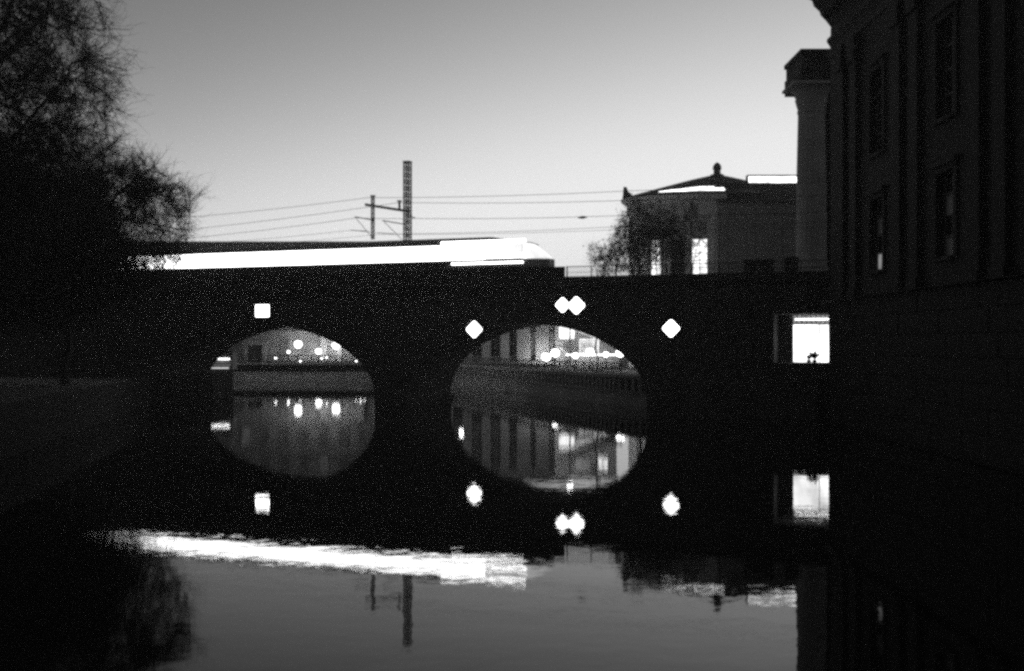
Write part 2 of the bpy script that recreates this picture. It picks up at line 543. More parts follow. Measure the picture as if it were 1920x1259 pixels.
edges = [0.0, -18.0, -36.0, -54.0, -72.0]
for i in range(4):
    car(edges[i + 1] + 0.12, edges[i] - (0 if i == 0 else 0.12), i == 0)
    if i < 3:
        g_ = MB().box(edges[i + 1] - 0.118, edges[i + 1] + 0.118, -HW + 0.1, HW - 0.1, 0.8, 12.0 - TZ)
        g_.box(edges[i + 1] - 0.118, edges[i + 1] + 0.118, -HW + 0.1, HW - 0.1, 13.2 - TZ, 13.75 - TZ)
        g = g_.build("gangway", M['body'], train)
        MB().box(edges[i + 1] - 0.118, edges[i + 1] + 0.118, -HW + 0.02, HW - 0.02, 12.003 - TZ, 13.197 - TZ).build("gangway_window", M['train'], g)

# ------------------------------------------------------------------ catenary masts and wires
def lattice(name, label, s, t, zt, w, parent_extra=None):
    o = thing(name, label, "mast", B(s, t, DECK), BR)
    h = zt - DECK
    for x in (-w, w):
        for y in (-w, w):
            MB().box(x - 0.055, x + 0.055, y - 0.055, y + 0.055, 0, h).build("leg", M['steel'], o)
    nb = int(h / (2.4 * w))
    d = MB()
    for i in range(nb):
        z0, z1 = h * i / nb, h * (i + 1) / nb
        for y in (-w, w):
            d.tube((-w, y, z0), (w, y, z1), 0.03, n=4)
            d.tube((w, y, z0), (-w, y, z1), 0.03, n=4)
            d.tube((-w, y, z1), (w, y, z1), 0.03, n=4)
    d.build("lattice_bracing", M['steel'], o)
    MB().box(-w - 0.1, w + 0.1, -w - 0.1, w + 0.1, h, h + 0.05).build("cap", M['steel'], o)
    return o


def at_mast(px, y, t=8.2):
    """bridge-frame s and z of the point seen at that pixel on the plane t"""
    k = (px - 960) / 2000.0
    ax, ay = OX + t * NX, OY + t * NY
    s = (k * ay - ax) / (EX - k * EY)
    d = ay + s * EY
    return s, CAM_Z + (645 - y) * d / 2000.0, d


sm, zm, dm = at_mast(764, 304)
mast = lattice("catenary_mast", "tall lattice steel mast rising behind the train", sm, 8.2, zm, 0.24)
hm = lambda y: at_mast(764, y)[1] - DECK
s2, z2m, _ = at_mast(699, 369)
x2 = s2 - sm


def loc(px, y, t=8.2):
    s_, z_, _d = at_mast(px, y, t)
    return (s_ - sm, t - 8.2, z_ - DECK)


MB().tube(loc(685, 384), loc(768, 397), 0.13, n=6).build("cross_arm", M['steel'], mast)
hp = MB()
for x in (-0.11, 0.11):
    hp.box(x2 + x - 0.035, x2 + x + 0.035, -0.1, 0.1, hm(447), z2m - DECK)
for k in range(9):
    zz = hm(447) + (z2m - DECK - hm(447)) * (k + 0.5) / 9
    hp.box(x2 - 0.075, x2 + 0.075, -0.06, 0.06, zz - 0.03, zz + 0.03)
hp.build("drop_post", M['steel'], mast)
MB().box(x2 - 0.2, x2 + 0.2, -0.12, 0.12, z2m - DECK, z2m - DECK + 0.12).build("insulator_cap", M['steel'], mast)
p3 = loc(749, 378)
q3 = loc(749, 396)
MB().tube(q3, p3, 0.11, n=6).build("insulator", M['steel'], mast)
MB().box(p3[0] - 0.2, p3[0] + 0.2, -0.1, 0.1, p3[2], p3[2] + 0.1).build("insulator_cap", M['steel'], mast)
for a_, c_, r_ in (((665, 407), (700, 413), 0.05), ((668, 410), (698, 446), 0.03), ((657, 432), (690, 434), 0.035),
                   ((717, 414), (760, 421), 0.05), ((720, 416), (753, 449), 0.03), ((708, 437), (738, 439), 0.035), ((764, 403), (778, 409), 0.05)):
    MB().tube(loc(*a_), loc(*c_), r_, n=5).build("registration_arm", M['steel'], mast)
for a_ in ((699, 413), (700, 445), (758, 420)):
    p_ = loc(*a_)
    MB().lathe([(0.001, -0.14), (0.08, -0.12), (0.05, -0.05), (0.09, 0.0), (0.05, 0.06), (0.08, 0.12), (0.001, 0.14)], 8).build("insulator", M['steel'], mast, loc=p_)


def wire(pts, label, r=0.02, t=8.2):
    """pixels turned into points on the track plane, joined by sagging spans"""
    P = []
    for px, y in pts:
        s_, z_, _d = at_mast(px, y, t)
        P.append(Vector(B(s_, t, z_)))
    mb = MB()
    for p, q in zip(P, P[1:]):
        L = (q - p).length
        prev = p
        N = 10
        for i in range(1, N + 1):
            f = i / N
            c = p.lerp(q, f) - Vector((0, 0, 4 * 0.006 * L * f * (1 - f)))
            mb.tube(prev, c, r, n=4)
            prev = c
    return tag(mb.build("overhead_wire", M['wire'], None), label, "wire", "overhead wires above the track")


wire([(-250, 470), (300, 412), (690, 371), (1185, 358), (1700, 330)], "uppermost overhead wire running from the drop post to the domed building")
wire([(-250, 490), (300, 436), (749, 380), (1180, 376), (1700, 358)], "second overhead wire down, level with the mast's cross arm", t=7.6)
wire([(-250, 500), (300, 452), (668, 409), (776, 410), (1180, 404), (1700, 392)], "middle overhead wire carrying a small dark insulator", t=7.9)
wire([(-250, 510), (300, 462), (660, 432), (738, 439), (1180, 424), (1700, 410)], "lower overhead wire, just above the train roof", 0.016, t=6.6)
wire([(-250, 515), (300, 470), (710, 440), (1180, 430), (1700, 422)], "lowest and thinnest overhead wire over the train roof", 0.014, t=6.5)
si, zi, _ = at_mast(1092, 408, 7.9)
MB_i = MB().lathe([(0.001, -0.45), (0.05, -0.35), (0.11, -0.1), (0.12, 0.1), (0.05, 0.35), (0.001, 0.45)], 8)
io = MB_i.build("insulator", M['steel'], None, loc=B(si, 7.9, zi))
io.rotation_euler = (0, R(90), BR)
tag(io, "small dark spindle insulator on the middle overhead wire", "insulator")


# ------------------------------------------------------------------ pale domed museum behind the bridge
def at(px, y, d):
    return Vector(((px - 960) / 2000 * d, d, CAM_Z + (645 - y) * d / 2000))


mus = thing("museum_building", "pale rounded museum with a low conical roof and lit skylights", "building", (25.0, 130.0, GZ))
AX, AY = 10.8, 5.0
ZB = -GZ                                   # children use heights above the ground
MB().lathe([(1.0, 0), (1.0, 20.9 + ZB)], 64, ax=AX, ay=AY).build("drum_wall", M['pale'], mus, smooth=True)
for r_, a_, c_ in ((1.02, 20.9, 21.35), (1.035, 21.35, 21.42), (1.02, 21.42, 22.3), (1.06, 22.3, 22.55), (1.085, 22.55, 22.85)):
    MB().lathe([(0.98, a_ + ZB), (r_, a_ + ZB), (r_, c_ + ZB - 0.003), (0.98, c_ + ZB - 0.003)], 48, ax=AX, ay=AY, t0=R(90), t1=R(270.5)).build("entablature", M['pale'], mus)
prof = [(1.07, 22.85 + ZB), (1.04, 23.1 + ZB), (0.72, 24.05 + ZB), (0.3, 25.25 + ZB), (0.1, 25.75 + ZB), (0.001, 25.8 + ZB)]
MB().lathe(prof, 64, ax=AX, ay=AY).build("cone_roof", M['slate'], mus)
# lantern on the apex
lan = MB().lathe([(0.95, 25.5), (0.8, 25.9), (0.45, 26.0), (0.42, 26.5), (0.55, 26.55), (0.5, 26.95), (0.3, 27.25), (0.08, 27.4), (0.001, 27.45)], 14)
lan.v = [(x, y, z + ZB) for x, y, z in lan.v]
lan.build("lantern", M['slate'], mus, smooth=True)
# lit panes let into the lower slope of the cone
sk = MB()
for i in range(14):
    t0 = R(270 - 46 + i * 46 / 14 + 0.15); t1 = R(270 - 46 + (i + 1) * 46 / 14 - 0.15)
    f_ = i / 13
    lo, hi_ = 0.985, 0.985 - 0.19 * min(1, 0.12 + f_ * 1.5)
    def cz(r_):
        return 23.1 + ZB + (1.04 - r_) / 0.32 * 0.95 + 0.03
    v = [(r_ * AX * math.cos(t), r_ * AY * math.sin(t), cz(r_) + dz) for dz in (0, 0.05) for r_, t in ((lo, t0), (lo, t1), (hi_, t1), (hi_, t0))]
    MB().add(v, [(0, 1, 2, 3), (4, 5, 6, 7), (0, 1, 5, 4), (1, 2, 6, 5), (2, 3, 7, 6), (3, 0, 4, 7)]).build("skylight_pane", M['skylight'], mus)
# corner ornament over the left end of the cornice
orn = MB()
orn.box(-0.55, 0.55, -0.5, 0.5, 0, 0.35)
orn.prism([(-0.5, 0.35), (0.5, 0.35), (0.55, 0.6), (0.1, 0.9), (-0.1, 1.45), (-0.42, 1.5), (-0.5, 0.9)], 'y', -0.3, 0.3)
orn.build("roof_ornament", M['slate'], mus, loc=(-11.0, -0.4, 22.85 + ZB))


def on_drum(px):
    k = (px - 960) / 2000
    best = None
    for i in range(180, 361):
        t = R(i)
        x, y = 25 + AX * math.cos(t), 130 + AY * math.sin(t)
        e_ = abs(x / y - k)
        if best is None or e_ < best[0]:
            best = (e_, x - 25, y - 130, t)
    return best[1:]


# windows in the drum, pilasters between them
def drum_window(px, w_, m_, z0=13.4, z1=17.6):
    x, y, t = on_drum(px)
    rz = math.atan2(math.sin(t) / AY, math.cos(t) / AX) + math.pi / 2
    f = MB()
    for a in (-w_ / 2 - 0.16, w_ / 2):
        f.box(a, a + 0.16, -0.1, 0.35, z0, z1)
    f.box(-w_ / 2 - 0.16, w_ / 2 + 0.16, -0.14, 0.35, z1, z1 + 0.22)
    f.box(-w_ / 2 - 0.25, w_ / 2 + 0.25, -0.22, 0.35, z0 - 0.16, z0)
    fo = f.build("window", M['frame_pale'], mus, loc=(x, y, ZB), rz=rz)
    rows = 5
    for r_ in range(rows):
        za, zb = z0 + (z1 - z0) * r_ / rows, z0 + (z1 - z0) * (r_ + 1) / rows
        for c_ in range(2):
            xa = -w_ / 2 + w_ * c_ / 2
            put("pane", MB().box(xa + 0.04, xa + w_ / 2 - 0.04, 0.0, 0.04, za + 0.05, zb - 0.05).mesh("pane", m_), fo, (0, 0, 0))
    gb = MB().box(-0.04, 0.04, -0.03, 0.05, z0, z1)
    for r_ in range(1, rows):
        gb.box(-w_ / 2, w_ / 2, -0.028, 0.048, z0 + (z1 - z0) * r_ / rows - 0.05, z0 + (z1 - z0) * r_ / rows + 0.05)
    gb.build("glazing_bars", M['frame'], fo)


drum_window(1311, 1.75, M['window'])
drum_window(1231, 1.1, M['window_soft'])
drum_window(1270, 1.6, M['glass'])
for px in (1190, 1210, 1251, 1290, 1332):
    x, y, t = on_drum(px)
    rz = math.atan2(math.sin(t) / AY, math.cos(t) / AX) + math.pi / 2
    po_ = MB().box(-0.4, 0.4, -0.14, 0.3, 3, 19.8).build("pilaster", M['pale'], mus, loc=(x, y, ZB), rz=rz)
    MB().prism([(-0.4, 19.8), (0.4, 19.8), (0.6, 20.7), (-0.6, 20.7)], 'y', -0.26, 0.3).build("capital", M['pale'], po_)
# long wing to the right
wx0, wx1, wy = -0.9, 34.0, -5.1
MB().box(wx0, wx1, wy, 8.0, 0, 21.8 + ZB).build("wing_wall", M['wing'], mus)
MB().prism([(wy - 0.25, 21.8 + ZB), (wy - 0.25, 22.15 + ZB), (wy - 0.1, 22.2 + ZB), (wy + 1.2, 24.35 + ZB), (8, 24.35 + ZB), (8, 21.8 + ZB)], 'x', wx0 - 0.2, wx1).build("wing_roof", M['slate'], mus)
for k in range(15):
    xa = 3.0 + k * 0.95
    MB().prism([(wy + 1.22, 24.36 + ZB), (wy + 1.5, 25.2 + ZB), (wy + 1.55, 25.18 + ZB), (wy + 1.28, 24.36 + ZB)], 'x', xa + 0.02, xa + 0.93).build("skylight_pane", M['skylight'], mus)
MB().prism([(wy + 1.45, 25.2 + ZB), (wy + 1.45, 25.32 + ZB), (wy + 2.4, 25.32 + ZB), (wy + 2.4, 24.36 + ZB), (wy + 1.75, 24.36 + ZB)], 'x', 2.9, wx1).build("skylight_ridge", M['slate'], mus)
for k in range(6):
    MB().box(wx0 + 0.3 + k * 3.2, wx0 + 1.1 + k * 3.2, wy - 0.1, wy, 1, 21.3 + ZB).build("pilaster", M['wing'], mus)
MB().box(wx0, wx1, wy - 0.16, wy, 20.6 + ZB, 20.9 + ZB).build("string_course", M['wing'], mus)

# ------------------------------------------------------------------ columned portico behind the bridge's right end
por = thing("portico", "pale giant column carrying a heavy entablature beside the dark facade", "portico", (24.3, 86.6, GZ))
z_ = lambda y: CAM_Z + (645 - y) * 0.043 - GZ
pr = [(1.45, z_(515)), (1.45, z_(508)), (1.3, z_(505)), (1.36, z_(502)), (1.22, z_(498)), (1.2, z_(420)), (1.16, z_(320)), (1.06, z_(212)), (1.12, z_(210)), (1.12, z_(206))]
col = MB()
NF = 40
for r_, zz in pr:
    for i in range(NF):
        t = 2 * math.pi * i / NF
        rr = r_ * (1 - (0.035 if i % 2 and 498 > 0 and z_(497) < zz < z_(211) else 0))
        col.v.append((rr * math.cos(t), rr * math.sin(t), zz))
for j in range(len(pr) - 1):
    for i in range(NF):
        k = (i + 1) % NF
        col.f.append((j * NF + i, j * NF + k, (j + 1) * NF + k, (j + 1) * NF + i))
col.build("column_shaft", M['column'], por)
MB().lathe([(1.05, z_(206)), (1.12, z_(200)), (1.3, z_(185)), (1.2, z_(184)), (1.45, z_(172)), (1.75, z_(164)), (1.75, z_(163))], 24).build("capital", M['column'], por)
MB().box(-1.9, 1.9, -1.9, 1.9, z_(163), z_(158)).build("abacus", M['column'], por)
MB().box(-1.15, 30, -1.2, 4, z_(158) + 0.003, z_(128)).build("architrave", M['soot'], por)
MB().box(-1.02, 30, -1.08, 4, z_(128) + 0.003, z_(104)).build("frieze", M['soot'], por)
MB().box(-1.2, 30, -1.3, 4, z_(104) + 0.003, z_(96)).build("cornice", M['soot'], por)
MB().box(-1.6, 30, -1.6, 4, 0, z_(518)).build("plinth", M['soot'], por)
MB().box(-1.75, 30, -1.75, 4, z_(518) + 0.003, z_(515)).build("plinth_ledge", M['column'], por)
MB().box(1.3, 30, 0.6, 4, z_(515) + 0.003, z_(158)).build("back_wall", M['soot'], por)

# ------------------------------------------------------------------ near dark building on the right, its river front running towards us
FX = 20.9
nb = thing("river_facade", "huge dark stone building rising straight from the water on the right", "building", (FX, 47.0, 0))
Y0, Y1 = -25.0, 23.0                       # local along the river
WINY = [14.0 - 9.7 * k for k in range(4)]
# wall built round its window openings
wallm = MB()
wh = 1.05
ZW = ((9.5, 13.6), (16.2, 21.0))
cuts = [Y0]
for wy_ in sorted(WINY):
    cuts += [wy_ - wh, wy_ + wh]
cuts.append(Y1)
for i in range(0, len(cuts) - 1, 2):
    wallm.box(0, 25, cuts[i], cuts[i + 1], -3.3, 26.0)
for wy_ in WINY:
    a_, c_ = wy_ - wh, wy_ + wh
    for z0, z1 in ((-3.3, ZW[0][0]), (ZW[0][1], ZW[1][0]), (ZW[1][1], 26.0)):
        wallm.box(0, 25, a_, c_, z0, z1)
    wallm.box(0.6, 25, a_, c_, *ZW[0])
    wallm.box(0.6, 25, a_, c_, *ZW[1])
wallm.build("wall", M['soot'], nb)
for k, wy_ in enumerate(WINY):
    for lv, (z0, z1) in enumerate(ZW):
        fr = MB()
        fr.box(0.3, 0.5, wy_ - wh, wy_ - wh + 0.12, z0, z1)
        fr.box(0.3, 0.5, wy_ + wh - 0.12, wy_ + wh, z0, z1)
        fr.box(0.3, 0.5, wy_ - 0.05, wy_ + 0.05, z0, z1)
        for q in range(5):
            zz = z0 + (z1 - z0) * q / 4
            fr.box(0.29, 0.51, wy_ - wh, wy_ + wh, max(z0, zz - 0.05), min(z1, zz + 0.05))
        fo = fr.build("window", M['frame'], nb)
        for q in range(4):
            for c_ in (0, 1):
                ya = wy_ - wh + 0.12 + c_ * (wh - 0.07)
                zz0, zz1 = z0 + (z1 - z0) * q / 4 + 0.05, z0 + (z1 - z0) * (q + 1) / 4 - 0.05
                m_ = M['glass']
                if lv == 0 and k == 0:
                    m_ = (M['winlow'] if c_ else M['windim']) if q == 0 else (M['winfaint'] if q == 2 else M['glass'])
                elif lv == 0 and k == 1:
                    m_ = M['winfaint'] if q in (0, 2) else M['glass']
                MB().box(0.38, 0.42, ya, ya + wh - 0.17, zz0, zz1).build("pane", m_, fo)
        # surround
        sr = MB()
        sr.box(-0.12, 0.0, wy_ - wh - 0.35, wy_ - wh, z0 - 0.2, z1 + 0.3)
        sr.box(-0.12, 0.0, wy_ + wh, wy_ + wh + 0.35, z0 - 0.2, z1 + 0.3)
        sr.box(-0.12, 0.0, wy_ - wh, wy_ + wh, z1, z1 + 0.3)
        sr.box(-0.3, 0.0, wy_ - wh - 0.5, wy_ + wh + 0.5, z1 + 0.3, z1 + 0.55)
        sr.box(-0.25, 0.0, wy_ - wh, wy_ + wh, z0 - 0.2, z0)
        sr.build("window_surround", M['soot'], nb)
# giant pilasters between the windows
for k in range(5):
    yc = 14.0 + 4.85 - 9.7 * k
    for dy in (-1.25, 1.25):
        po_ = MB().box(-0.3, 0.0, yc + dy - 0.6, yc + dy + 0.6, 8.6, 22.4).build("pilaster", M['soot'], nb)
        MB().prism([(yc + dy - 0.6, 22.4), (yc + dy + 0.6, 22.4), (yc + dy + 0.85, 23.9), (yc + dy - 0.85, 23.9)], 'x', -0.45, 0.0).build("capital", M['soot'], po_)
        MB().box(-0.42, 0.0, yc + dy - 0.72, yc + dy + 0.72, 8.1, 8.6).build("pilaster_base", M['soot'], po_)
# rusticated base: courses of long blocks with recessed joints
blk = {}
for row in range(7):
    z0 = 0.15 + row * 1.13
    y = Y0 + (0.9 if row % 2 else 0)
    while y < Y1 - 1.7:
        p_ = round(random.choice((0.08, 0.1, 0.12)), 2)
        if p_ not in blk:
            blk[p_] = MB().box(-p_, 0.0, 0.02, 1.78, 0.02, 1.1).mesh("stone_block", M['soot'])
        if len([1]) and y > -25:
            put("stone_block", blk[p_], nb, (0, y, z0))
        y += 1.82
MB().box(-0.5, 0.0, Y0, Y1 + 0.2, 8.06 - 0.0, 8.1).build("base_ledge", M['soot'], nb)
# main cornice, profile read from the silhouette against the sky
cp = [(0.3, 24.0), (-0.1, 24.0), (-0.12, 24.55), (0.05, 24.6), (-0.1, 24.9), (-0.25, 25.1), (-0.22, 25.3), (0.1, 25.4), (0.12, 25.95), (-0.3, 26.5), (-0.65, 26.85), (-0.72, 27.1), (-1.1, 27.45), (-1.2, 27.8), (-1.5, 27.95), (-1.55, 28.7), (-1.4, 28.75), (0.3, 29.0)]
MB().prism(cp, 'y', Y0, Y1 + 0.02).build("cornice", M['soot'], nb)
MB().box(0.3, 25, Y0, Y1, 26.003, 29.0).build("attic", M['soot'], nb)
mo = MB().box(-0.55, -0.02, 0, 0.32, 26.35, 26.62).mesh("dentil", M['soot'])
for k in range(58):
    put("dentil", mo, nb, (-0.12, Y0 + 0.3 + k * 0.82, 0.1))


# ------------------------------------------------------------------ quay walls beyond the bridge
def quay(name, label, pts, z1, ribs=True):
    root = thing(name, label, "quay wall", (pts[0][0], pts[0][1], 0))
    ox, oy = pts[0]
    for (xa, ya), (xb, yb) in zip(pts, pts[1:]):
        L = math.hypot(xb - xa, yb - ya)
        a = math.atan2(yb - ya, xb - xa)
        lx, ly = xa - ox, ya - oy
        def seg(nm, y0, y1, z0, z2, m):
            MB().box(0, L, y0, y1, z0, z2).build(nm, m, root, loc=(lx, ly, 0), rz=a)
        seg("wall_face", 0.0, 0.35, -3.1, 1.15, M['quay'])
        seg("ledge", -0.12, 0.35, 1.153, 1.3, M['quay'])
        seg("upper_wall", 0.08, 0.35, 1.303, z1 - 0.25, M['soot'])
        seg("coping", -0.1, 0.45, z1 - 0.247, z1 + 0.05, M['quay'])
        nbt = int(L / 0.9)
        pm_ = MB().box(-0.22, 0.22, 0.0, 0.08, 1.303, z1 - 0.25).mesh("wall_rib", M['quay'])
        for k in range(min(nbt, 60) if ribs else 0):
            d = (k + 0.5) * L / nbt
            put("wall_rib", pm_, root, (lx + d * math.cos(a), ly + d * math.sin(a), 0), a)
    return root


qa = [(-7.4 - 0.1, 139 - 0.3), (9.1, 92.8), (12.9, 86.2)]
quay("quay_wall", "pale ribbed quay wall curving away beyond the right arch", [(-7.6, 138.7), (9.0, 92.6), (13.0, 86.1)], GZ + 0.1)
quay("quay_wall", "distant pale quay wall across the water behind the left arch", [(-60, 153.4), (-35, 151.1), (-19.7, 150.6), (-7.7, 138.8)], GZ + 0.1, False)


def quay_rail(label, pa, pb, z, step):
    root = thing("quay_railing", label, "railing", (pa[0], pa[1], z))
    L = math.hypot(pb[0] - pa[0], pb[1] - pa[1])
    a = math.atan2(pb[1] - pa[1], pb[0] - pa[0])
    root.rotation_euler = (0, 0, a)
    MB().box(0, L, -0.03, 0.03, 0.92, 0.98).build("top_rail", M['iron'], root)
    MB().box(0, L, -0.02, 0.02, 0.45, 0.5).build("middle_rail", M['iron'], root)
    MB().box(0, L, -0.02, 0.02, 0.08, 0.12).build("bottom_rail", M['iron'], root)
    n_ = int(L / step)
    ps = MB().box(-0.035, 0.035, -0.035, 0.035, 0, 0.919).mesh("post", M['iron'])
    bs = MB().box(-0.014, 0.014, -0.014, 0.014, 0.121, 0.919).mesh("baluster", M['iron'])
    for k in range(n_ + 1):
        put("post", ps, root, (k * L / n_, 0, 0))
    nbl = min(int(L / 0.22), 240)
    for k in range(nbl):
        put("baluster", bs, root, ((k + 0.5) * L / nbl, 0, 0))


quay_rail("dark quay railing above the ribbed wall seen through the right arch", (-7.0, 139.6), (9.6, 93.4), GZ + 0.15, 2.0)
quay_rail("dark quay railing seen across the water through the left arch", (-58, 153.9), (-20.2, 151.4), GZ + 0.15, 2.0)


# ------------------------------------------------------------------ facades beyond the arches
def facade_window(root, x, y, z, w_, h_, m_, rows=3, fm='frame_pale', depth=0.12):
    f = MB()
    f.box(x - w_ / 2 - 0.15, x - w_ / 2, y - depth, y, z, z + h_)
    f.box(x + w_ / 2, x + w_ / 2 + 0.15, y - depth, y, z, z + h_)
    f.box(x - w_ / 2 - 0.22, x + w_ / 2 + 0.22, y - depth - 0.06, y, z + h_, z + h_ + 0.22)
    f.box(x - w_ / 2 - 0.25, x + w_ / 2 + 0.25, y - depth - 0.1, y, z - 0.15, z)
    fo = f.build("window", M[fm], root)
    for r_ in range(rows):
        for c_ in (0, 1):
            xa = x - w_ / 2 + c_ * w_ / 2
            MB().box(xa + 0.03, xa + w_ / 2 - 0.03, y - 0.05, y - 0.01, z + h_ * r_ / rows + 0.04, z + h_ * (r_ + 1) / rows - 0.04).build("pane", m_, fo)


lbld = thing("apartment_building", "tall plastered building with a framed doorway behind the left arch", "building", (-64, 172, GZ))
LW = 45.0
MB().box(0, LW, 0, 12, 0, 17.6).build("wall", M['facade'], lbld)
MB().prism([(-0.5, 17.603), (-0.5, 18.0), (3, 19.6), (9, 19.6), (12.5, 18.0), (12.5, 17.603)], 'x', -0.4, LW + 0.4).build("roof", M['slate'], lbld)
MB().box(-0.1, LW + 0.1, -0.25, 0.0, 4.6, 4.95).build("string_course", M['facade'], lbld)
MB().box(-0.1, LW + 0.1, -0.25, 0.0, 9.3, 9.6).build("string_course", M['facade'], lbld)
for k in range(14):
    x = 2.2 + k * 3.15
    for z, h_ in ((1.3, 2.3), (5.8, 2.6), (10.4, 2.5), (14.2, 2.1)):
        if z < 2 and 5 <= k <= 7:
            continue
        facade_window(lbld, x, 0, z, 1.25, h_, M['windim'] if (k * 7 + int(z)) % 11 == 3 else M['blind'], 2, 'facade')
# framed portal
px_ = 22.6
dp = MB()
dp.box(px_ - 1.75, px_ - 1.2, -0.45, 0, 0, 2.6)
dp.box(px_ + 1.2, px_ + 1.75, -0.45, 0, 0, 2.6)
dp.box(px_ - 2.0, px_ + 2.0, -0.55, 0, 2.6, 3.1)
dp.box(px_ - 2.2, px_ + 2.2, -0.75, 0, 3.1, 3.3)
do = dp.build("doorway", M['frame_pale'], lbld)
MB().box(px_ - 1.19, px_ + 1.19, -0.1, -0.01, 0, 2.59).build("door", M['slate'], do)
for x in (33.7, 36.0, 39.6, 42.4):
    c_ = MB().box(x - 0.55, x + 0.55, -0.4, -0.002, 0, 4.58).build("pilaster", M['pale'], lbld)

rb = thing("colonnade_building", "columned building with dark bays seen through the right arch", "building", (-12.6, 152, GZ))
RW = 20.5
MB().box(0, RW, 1.4, 10, 0, 10.2).build("wall", M['facade'], rb)
MB().box(-0.3, RW + 0.3, -0.2, 10.2, 10.203, 11.2).build("entablature", M['facade'], rb)
MB().prism([(-0.3, 11.203), (4.5, 12.6), (10, 11.203)], 'x', -0.2, RW + 0.2).build("roof", M['slate'], rb)
MB().box(-0.2, RW + 0.2, -0.3, 1.4, 0, 0.3).build("plinth", M['facade'], rb)
for k in range(8):
    x = 0.9 + k * 2.67
    w_ = 0.62 if k not in (5, 6) else 0.95
    cc = MB().box(x - w_, x + w_, 0.0, 0.9, 0.303, 9.6).build("pier", M['facade'], rb)
    MB().box(x - w_ - 0.12, x + w_ + 0.12, -0.12, 1.0, 9.603, 10.2).build("capital", M['facade'], cc)
    if k < 7:
        facade_window(rb, x + 1.33, 1.4, 1.2, 1.2, 3.2, M['glass'] if k not in (5, 6) else M['windim'], 3, 'frame')
        facade_window(rb, x + 1.33, 1.4, 6.0, 1.2, 2.8, M['blind'], 2, 'frame')

# lit house with an outside staircase under a sloping canopy
sh = thing("stair_house", "brightly lit house with an outside staircase behind the right arch", "building", (5.3, 131.5, GZ))
MB().box(0, 7.6, 0, 6, 0, 8.6).build("wall", M['facade'], sh)
MB().box(-0.2, 7.8, -0.3, 6.2, 8.603, 8.9).build("roof_slab", M['slate'], sh)
N = 12
for k in range(N):
    MB().box(0.6 + k * 0.27, 0.6 + (k + 1) * 0.27 - 0.01, -1.5, -0.35, 0.19 * (N - k - 1), 0.19 * (N - k)).build("step", M['quay'], sh)
MB().prism([(0.4, 2.5), (0.4, 2.75), (4.5, 0.55), (4.5, 0.3)], 'y', -1.62, -1.52).build("stringer", M['slate'], sh)
MB().prism([(0.3, 3.5), (0.3, 3.57), (4.5, 1.35), (4.5, 1.28)], 'y', -1.62, -1.55).build("handrail", M['iron'], sh)
MB().prism([(1.3, 5.0), (1.3, 5.2), (7.9, 2.7), (7.9, 2.5)], 'y', -2.2, -0.1).build("canopy", M['frame_pale'], sh)
MB().prism([(1.7, 4.62), (1.7, 4.84), (7.4, 2.68), (7.4, 2.46)], 'y', -2.28, -2.203).build("canopy_glow", M['panel'], sh)  # glowing face put on the canopy so that it looks lit
for k in range(6):
    MB().box(3.1, 5.3, -0.35, -0.05, 1.75 + k * 0.27, 1.86 + k * 0.27).build("louvre", M['slate'], sh)
MB().box(3.0, 5.4, -0.04, -0.003, 1.6, 3.4).build("lit_panel", M['panel'], sh)
MB().box(0.5, 2.4, -0.05, -0.003, 3.4, 5.0).build("lit_panel", M['panel'], sh)
MB().box(1.2, 7.4, -2.75, -2.7, 1.42, 1.52).build("light_strip", M['strip'], sh)
MB().box(1.0, 7.6, -2.7, -2.55, 0, 1.4).build("low_wall", M['facade'], sh)
facade_window(sh, 3.4, 0, 6.3, 1.7, 1.5, M['winlow'], 1)
facade_window(sh, 5.9, 0, 6.3, 1.2, 1.5, M['window'], 1)


# ------------------------------------------------------------------ street lamps on the far quay
def street_lamp(px, y, d, label, r=0.28, m='globe', gz=GZ):
    p = at(px, y, d)
    o = thing("street_lamp", label, "street lamp", (p.x, p.y, gz), 0, "street lamps beyond the bridge")
    h = p.z - gz
    MB().lathe([(0.16, 0), (0.16, 0.25), (0.08, 0.35), (0.06, h - r - 0.1), (0.1, h - r), (0.001, h - r)], 8).build("post", M['iron'], o)
    g = MB().lathe([(0.001, -r), (r * 0.7, -r * 0.7), (r, 0), (r * 0.8, r * 0.6), (r * 0.4, r * 0.85), (0.001, r * 0.9)], 12).build("globe", M[m], o, loc=(0, 0, h), smooth=True)
    MB().lathe([(r * 0.5, h + r * 0.85), (r * 0.4, h + r * 1.1), (0.001, h + r * 1.3)], 8).build("lamp_cap", M['iron'], o)


street_lamp(559, 646, 169, "brightest street lamp near the middle of the left arch", 0.6, 'globe')
street_lamp(597, 659, 169.5, "lower street lamp between two bright ones, left arch", 0.45, 'globe_far')
street_lamp(630, 648, 170, "bright street lamp beside lit pilasters, left arch", 0.6, 'globe')
street_lamp(541, 660, 169, "faint small street lamp left of the brightest one", 0.22, 'globe_soft')
street_lamp(1024, 670, 149.5, "low bright lamp left of a paired one, right arch", 0.62, 'globe_near')
street_lamp(1041, 662, 129, "higher lamp of the bright pair in the right arch", 0.5, 'globe_near')
street_lamp(1106, 660, 126, "bright lamp in front of the lit staircase", 0.46, 'globe_near')
street_lamp(1163, 662, 112, "bright lamp at the right arch's right edge", 0.46, 'globe_near')
street_lamp(1079, 667, 123.5, "added small low lamp between the bright pair and the staircase", 0.34, 'globe_near')  # extra lamp, added to liven up the right arch
street_lamp(1136, 665, 117, "small lamp just left of the one at the right arch's edge", 0.3, 'globe_near')  # another extra lamp, added for more light under the arch
street_lamp(865, 629, 141, "lamp seen only mirrored in the water at the right arch's left edge", 0.3, 'globe')
fl = thing("flood_light", "tall bright lamp on a mast, seen mirrored in the water below the right arch", "lamp post", (6.9, 127, GZ))
